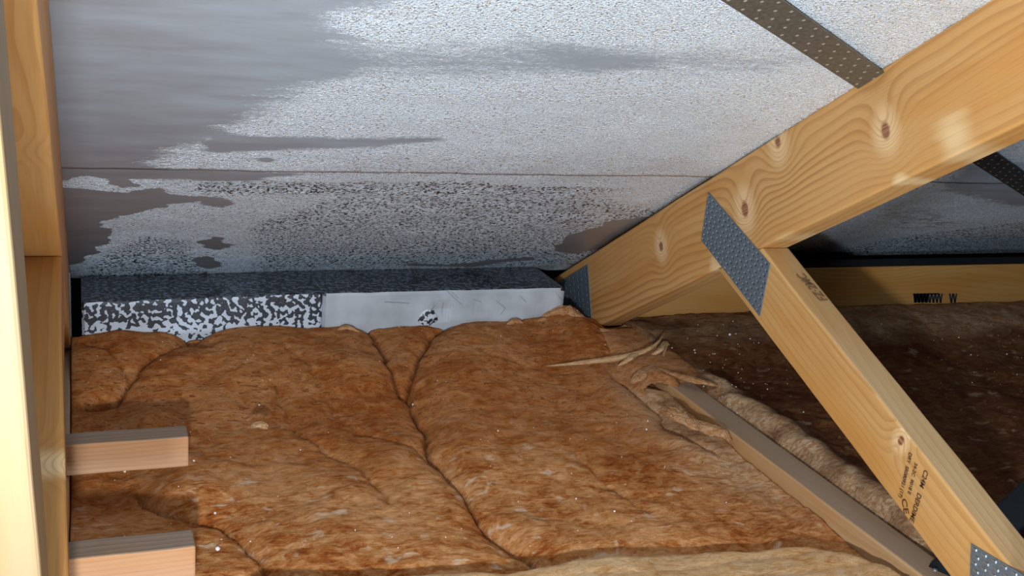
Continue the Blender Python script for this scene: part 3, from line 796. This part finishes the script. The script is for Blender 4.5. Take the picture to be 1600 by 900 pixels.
q2_ = heightfield('insulation_quilt', np.linspace(XB+.001, 1.72, 300), np.linspace(.10, YN-.001, 300), z_right, WOOL2, None, .0312,
                  dict(fibre_shade=lambda X, Y: 0*X+.7, pale=pale_right))
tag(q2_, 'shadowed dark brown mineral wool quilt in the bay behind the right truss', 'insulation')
# foreground roll end lying over the quilt
def z_fg(X, Y):
    ye = np.interp(X, fx, fy)+fbm(X*30, 0*X+3, 2)*.004
    e = ye-Y
    rnd = np.sqrt(np.clip(1-(1-np.clip(e/.022, 0, 1))**2, 0, 1))
    z = (ZC-.055)+(.052*rnd)+wool_detail(X+7, Y+5, .55)*sstep(0, .02, e)+.003*np.exp(-((X-.40)/.05)**2)
    z = z-.0012*np.exp(-(np.mod((Y+fbm(X*7, Y*3, 2)*.03)*40, 1)-.5)**2/.02)
    return z-.05*sstep(.49, .60, X-.35*np.clip(.60-Y, -1, 0))*0
ys = np.linspace(.12, .70, 230); xs = np.linspace(.105, XR-.010, 220)
fg = heightfield('insulation_roll', xs, ys, z_fg, WOOL3, None, ZC-.056, dict(fibre_shade=lambda X, Y: 0*X+.25, pale=lambda X, Y: np.clip(.25+fbm(X*20, Y*80, 3)*.6, 0, 1)))
# trim away the part of the grid beyond the torn edge
b = bmesh.new(); b.from_mesh(fg.data)
kill = [v_ for v_ in b.verts if (v_.co.y+ys[0]) > np.interp(v_.co.x+xs[0], fx, fy)+.010]
bmesh.ops.delete(b, geom=kill, context='VERTS'); b.to_mesh(fg.data); b.free()
tag(fg, 'pale yellow-brown end of an insulation roll lying across the bottom of the view', 'insulation')

# torn tufts of the quilt round the truss heel (parts of the quilt)
def tuft(pts, rad, parent, mat=WOOL3, seed=0, flat=.7, seg=40, z0=ZC, strands=26):
    rnd = random.Random(seed)
    P = [np.array(p, float) for p in pts]; v = []; f = []
    def cat(t):
        k = min(int(t*(len(P)-1)), len(P)-2); u = t*(len(P)-1)-k
        p0 = P[max(k-1, 0)]; p1 = P[k]; p2 = P[k+1]; p3 = P[min(k+2, len(P)-1)]
        return .5*((2*p1)+(-p0+p2)*u+(2*p0-5*p1+4*p2-p3)*u*u+(-p0+3*p1-3*p2+p3)*u**3)
    def tube(c, r, n):
        b0 = len(v); m = len(c)
        for i in range(m):
            d = c[min(i+1, m-1)]-c[max(i-1, 0)]; d = d/(np.linalg.norm(d)+1e-9)
            sd = np.cross(d, (0, 0, 1)); sd = sd/(np.linalg.norm(sd)+1e-9); up = np.cross(sd, d)
            for j in range(n):
                a = 2*math.pi*j/n; rr = r[i]
                if n > 8: rr *= 1+.45*mn.noise(Vector((i/m*9+seed, math.cos(a)*1.7, math.sin(a)*1.7)))+.2*mn.noise(Vector((i/m*26+seed, math.cos(a)*4, math.sin(a)*4)))
                v.append(tuple(c[i]+sd*math.cos(a)*rr+up*math.sin(a)*rr*flat))
        for i in range(m-1):
            for j in range(n):
                a = b0+i*n+j; b_ = b0+i*n+(j+1) % n; f.append((a, b_, b_+n, a+n))
        f.append(tuple(range(b0, b0+n))[::-1]); f.append(tuple(range(b0+(m-1)*n, b0+m*n)))
    ts = np.linspace(0, 1, seg+1); ctr = [cat(t) for t in ts]
    env = [max(.12, math.sin(math.pi*min(max(t, .03), .97))**.8) for t in ts]
    tube(ctr, [rad*.78*e*(1+.35*mn.noise(Vector((t*5, seed, 0)))) for t, e in zip(ts, env)], 14)
    for k in range(strands):
        t0 = rnd.uniform(-.1, .6); t1 = min(1.06, t0+rnd.uniform(.3, .6)); a = rnd.uniform(0, 2*math.pi); m = 12
        c = []; r = []
        for i in range(m):
            t = t0+(t1-t0)*i/(m-1); tc = min(max(t, 0), 1); b_ = cat(tc)
            e = max(.3, math.sin(math.pi*min(max(tc, .03), .97))); a += rnd.uniform(-.25, .35)
            off = np.array([math.cos(a)*rad*.9*e, math.cos(a+1)*rad*.5*e, abs(math.sin(a))*rad*.75*e*flat])
            ext = (t-tc)*.03
            c.append(b_+off+np.array([ext, ext, abs(ext)*.4])); r.append(rad*.13*(1-abs(2*i/(m-1)-1)**3*.85))
        tube(c, r, 5)
    org = np.array(parent.location)
    me = bpy.data.meshes.new('wool_tuft'); me.from_pydata([tuple(np.array(q)-org) for q in v], [], f)
    for nm, val in (('crease', 0), ('fibre_shade', .35), ('pale', .45)):
        at = me.attributes.new(nm, 'FLOAT', 'POINT'); at.data.foreach_set('value', np.full(len(v), val, np.float32))
    o = link('wool_tuft', me, mat, None, None, True); o.parent = parent
    return o
# torn flap of wool that covers the tie beside the truss heel
def flap(parent):
    xs_ = np.linspace(XR-.075, XB+.050, 120); ys_ = np.linspace(.955, 1.20, 150); X, Y = np.meshgrid(xs_, ys_)
    u = (X-(XR+XB)/2)/.062; edge = 1.005+.020*fbm(X*40, 0*X+1, 3)-.25*(X-XR)
    Zf = ZC+.0035+.006*sstep(1.0, 1.15, Y)+wool_detail(X+11, Y+4, .8)*.5+.002
    Zf = Zf-.016*sstep(.45, 1.0, np.abs(u))-.006*sstep(.02, 0, Y-edge)
    Zf = np.where(Y > 1.17, np.minimum(Zf, ZC+.004), Zf)
    keep = (Y > edge) & (np.abs(u)+.18*fbm(X*60, Y*60, 3) < .98)
    idx = -np.ones(X.shape, int); ids = np.argwhere(keep); idx[keep] = np.arange(len(ids))
    vv = [(X[a, b]-parent.location.x, Y[a, b]-parent.location.y, Zf[a, b]-parent.location.z) for a, b in ids]; ff = []
    for a in range(X.shape[0]-1):
        for b in range(X.shape[1]-1):
            q = (idx[a, b], idx[a, b+1], idx[a+1, b+1], idx[a+1, b])
            if min(q) >= 0: ff.append(tuple(int(t) for t in q))
    me = bpy.data.meshes.new('torn_flap'); me.from_pydata(vv, [], ff)
    for nm, val in (('crease', 0), ('fibre_shade', .6), ('pale', .22)):
        at = me.attributes.new(nm, 'FLOAT', 'POINT'); at.data.foreach_set('value', np.full(len(vv), val, np.float32))
    o = link('torn_flap', me, WOOL, None, None, True); o.parent = parent
    m_ = o.modifiers.new('thick', 'SOLIDIFY'); m_.thickness = .0025; m_.offset = -1
flap(quilt)
Z1 = ZC+.004
def L(*p, z=Z1): return [on_z(a, b, z+dz) for a, b, dz in p]
tuft(L((838, 500, .004), (860, 494, .012), (885, 490, .016), (905, 500, .010), (920, 506, .002)), .013, quilt, WOOL, 1, .9)
tuft(L((868, 528, 0), (900, 522, .004), (940, 520, .006), (975, 520, .005)), .0085, quilt, WOOL3, 2)
tuft(L((958, 515, 0), (985, 512, .004), (1000, 522, .004), (985, 532, .0)), .008, quilt, WOOL3, 3)
tuft(L((858, 572, -.004), (900, 568, .0), (950, 562, .003), (990, 555, .008), (1020, 542, .016), (1036, 525, .022)), .0046, quilt, WOOL3, 4, .8, 60)
tuft(L((1010, 560, .0), (1030, 548, .010), (1040, 536, .012), (1036, 560, .004)), .0048, quilt, WOOL3, 5)
tuft(L((965, 572, .0), (985, 560, .008), (1002, 548, .010)), .0045, quilt, WOOL3, 6)
tuft(L((985, 600, -.006), (1005, 585, .000), (1028, 570, .002)), .010, quilt, WOOL, 7, .6)
tuft(L((1020, 572, .002), (1060, 588, .006), (1100, 598, .008), (1130, 605, .0)), .0055, quilt, WOOL, 8, .6)
tuft(L((1080, 655, -.004), (1100, 668, .0), (1125, 676, .0), (1140, 690, -.008)), .010, quilt, WOOL, 9, .6)
tuft(L((1030, 640, -.006), (1060, 650, .0), (1090, 672, -.002)), .012, quilt, WOOL, 10, .6)
tuft(L((392, 668, .003), (405, 664, .007), (418, 670, .003)), .006, quilt, WOOL3, 12, .5)
for k, (px, py, rr) in enumerate(((800, 490, .005), (845, 487, .0045), (538, 492, .004))):   # wisps against the eaves boards
    g = on_y(px, py, YP)
    tuft([(g[0]-.014, YP-.014, ZC+.008), (g[0], YP-.011, ZC+.014), (g[0]+.016, YP-.014, ZC+.008)], rr, quilt, WOOL, 50+k, .8, 20)

# ------------------------------------------------------------------ loose white crumbs lying on the wool
from mathutils.bvhtree import BVHTree
def bvh(o):
    me = o.data; return BVHTree.FromPolygons([v_.co+o.location for v_ in me.vertices], [p.vertices[:] for p in me.polygons])
bm = bmesh.new(); b1t = bvh(quilt); b2t = bvh(q2_)
spots = [((340, 860), 2.2), ((1140, 524), 2.0), ((1085, 548), 1.3), ((1086, 552), 1.1), ((1172, 530), 1.1), ((195, 738), 1.4), ((336, 803), 1.3), ((110, 778), 1.7), ((303, 721), 1.2), ((405, 634), 1.2),
         ((1010, 672), 1.2), ((778, 674), 1.1), ((960, 800), 1.2), ((900, 780), 1.0), ((645, 633), 1.2), ((1517, 555), 1.1), ((1573, 554), 1.1), ((1498, 528), 1.1)]
for k in range(70): spots.append(((random.gauss(1130, 90), random.gauss(570, 55)), random.uniform(.45, 1.0)))
for k in range(90): spots.append(((random.uniform(120, 1150), random.uniform(510, 860)), random.uniform(.35, .75)))
for k in range(25): spots.append(((random.uniform(1450, 1600), random.uniform(500, 620)), random.uniform(.35, .8)))
for (p, r) in spots:
    d = Vector(ray(*p)).normalized(); best = None
    for tr in (b1t, b2t):
        h = tr.ray_cast(Vector(EYE), d)
        if h[0] is not None and (best is None or h[3] < best[3]): best = h
    if best is None: continue
    m_ = Matrix.Translation(best[0]+Vector((0, 0, r*.0006))) @ Matrix.Rotation(random.random()*3, 4, 'X')
    g = bmesh.ops.create_icosphere(bm, subdivisions=1, radius=r*.0009, matrix=m_)
o = bm_obj('polystyrene_crumbs', bm, CRUMB, None, None, False)
tag(o, 'tiny white polystyrene crumbs scattered over the mineral wool', 'crumbs', None, 'stuff')

# ------------------------------------------------------------------ steel straps
def strap(A, B, wv, n, rows, up, mats, name, label, cat='strap', dot=.0014, thick=.001):
    """band from A to B (world), half-width vector wv, rows of small holes filled with bright faces"""
    A = np.array(A, float); B = np.array(B, float); wv = np.array(wv, float); up = np.array(up, float); org = (A+B)/2
    bm = bmesh.new(); Lh = np.linalg.norm(B-A); Wd = 2*np.linalg.norm(wv)
    dl = (B-A)/Lh; dw = wv/np.linalg.norm(wv)
    for i in range(n):
        for j in range(rows):
            c0 = A+dl*Lh*(i/n)-wv+dw*Wd*(j/rows)-org; cs = [c0, c0+dl*Lh/n, c0+dl*Lh/n+dw*Wd/rows, c0+dw*Wd/rows]
            solid = (i+j) % 2 == 1
            V = [bm.verts.new(q) for q in cs]
            if solid: bm.faces.new(V); continue
            ctr = sum(cs)/4; hv = []
            for k in range(8):
                a = math.pi*2*(k+.5)/8-math.pi*.75-math.pi/8
                hv.append(bm.verts.new(ctr+dl*math.cos(a)*dot+dw*math.sin(a)*dot))
            for k in range(4):
                bm.faces.new((V[k], V[(k+1) % 4], hv[(2*k+2) % 8], hv[2*k+1], hv[2*k]))
            q_ = bm.faces.new(hv[::-1]); q_.material_index = 1
    bmesh.ops.remove_doubles(bm, verts=bm.verts, dist=1e-6)
    bmesh.ops.recalc_face_normals(bm, faces=bm.faces)
    o = bm_obj(name, bm, [mats, HOLE_FILL], None, Matrix.Translation(Vector(org)))
    s = o.modifiers.new('thick', 'SOLIDIFY'); s.thickness = thick; s.offset = 0
    return tag(o, label, cat)
s0 = on_foil(1178, -6); s1 = on_foil(1357, 117); dS = (s1-s0)/np.linalg.norm(s1-s0)
e0 = on_foil(1330, 125); e1 = on_foil(1383, 103); perp = (e1-e0)-dS*((e1-e0)@dS)
NRw = NR
for (ta, tb, lab, mt) in ((-.55, (s1-s0)@dS+.012, 'perforated steel brace strap crossing the foil above the right rafter', STRAP),):
    off = -NRw*.004
    L2 = np.linalg.norm(s1-s0)
    strap(s0+dS*ta+off, s1+dS*.016+off, perp/2*.93, 74, 4, NRw, mt, 'perforated_strap', lab)
g0 = s1+dS*.060; 
strap(s1+dS*.062-NRw*.004, s1+dS*.95-NRw*.004, perp/2*.93, 74, 4, NRw, STRAP_D, 'perforated_strap', 'dark perforated steel strap against the foil beyond the right rafter, at the right edge')
# dark folded strap lying over the ceiling tie by the foot of the right web
zS = ZC+.002
a1 = on_z(1462, 873, zS); a2 = on_z(1600, 750, zS); dd = (a2-a1)/np.linalg.norm(a2-a1); pw = np.cross(dd, (0, 0, 1)); pw = pw/np.linalg.norm(pw)
if pw[1] > 0: pw = -pw
wS = .034
bm = bmesh.new(); A0 = a1-dd*.060; B0 = a1+dd*.60; org = (A0+B0)/2
nseg = 40
rows_ = []
for i in range(nseg+1):
    c_ = A0+(B0-A0)*i/nseg; r_ = []
    for j in range(7):
        q = c_+pw*wS*j/6-org; drop = max(0, .05-np.linalg.norm(c_-A0)-0)*.6 if i < 4 else 0
        r_.append(bm.verts.new((q[0], q[1], q[2]-drop+.0008*math.sin(j/6*math.pi))))
    rows_.append(r_)
for i in range(nseg):
    for j in range(6): bm.faces.new((rows_[i][j], rows_[i+1][j], rows_[i+1][j+1], rows_[i][j+1]))
bmesh.ops.recalc_face_normals(bm, faces=bm.faces)
o = bm_obj('steel_band', bm, STRAP_D, None, Matrix.Translation(Vector(org)), True)
m_ = o.modifiers.new('thick', 'SOLIDIFY'); m_.thickness = .0012; m_.offset = 0
tag(o, 'dark blue-grey steel band lying across the tie at the foot of the right web', 'strap')
nl = on_z(1461, 892, zS+.001)
bm = bmesh.new(); bmesh.ops.create_cone(bm, cap_ends=True, segments=14, radius1=.0024, radius2=.0016, depth=.0014)
nh = bm_obj('nail_head', bm, STEEL_L, None, None, True); nh.parent = o; nh.location = Vector(nl)-Vector(org)+Vector((0, 0, .001))
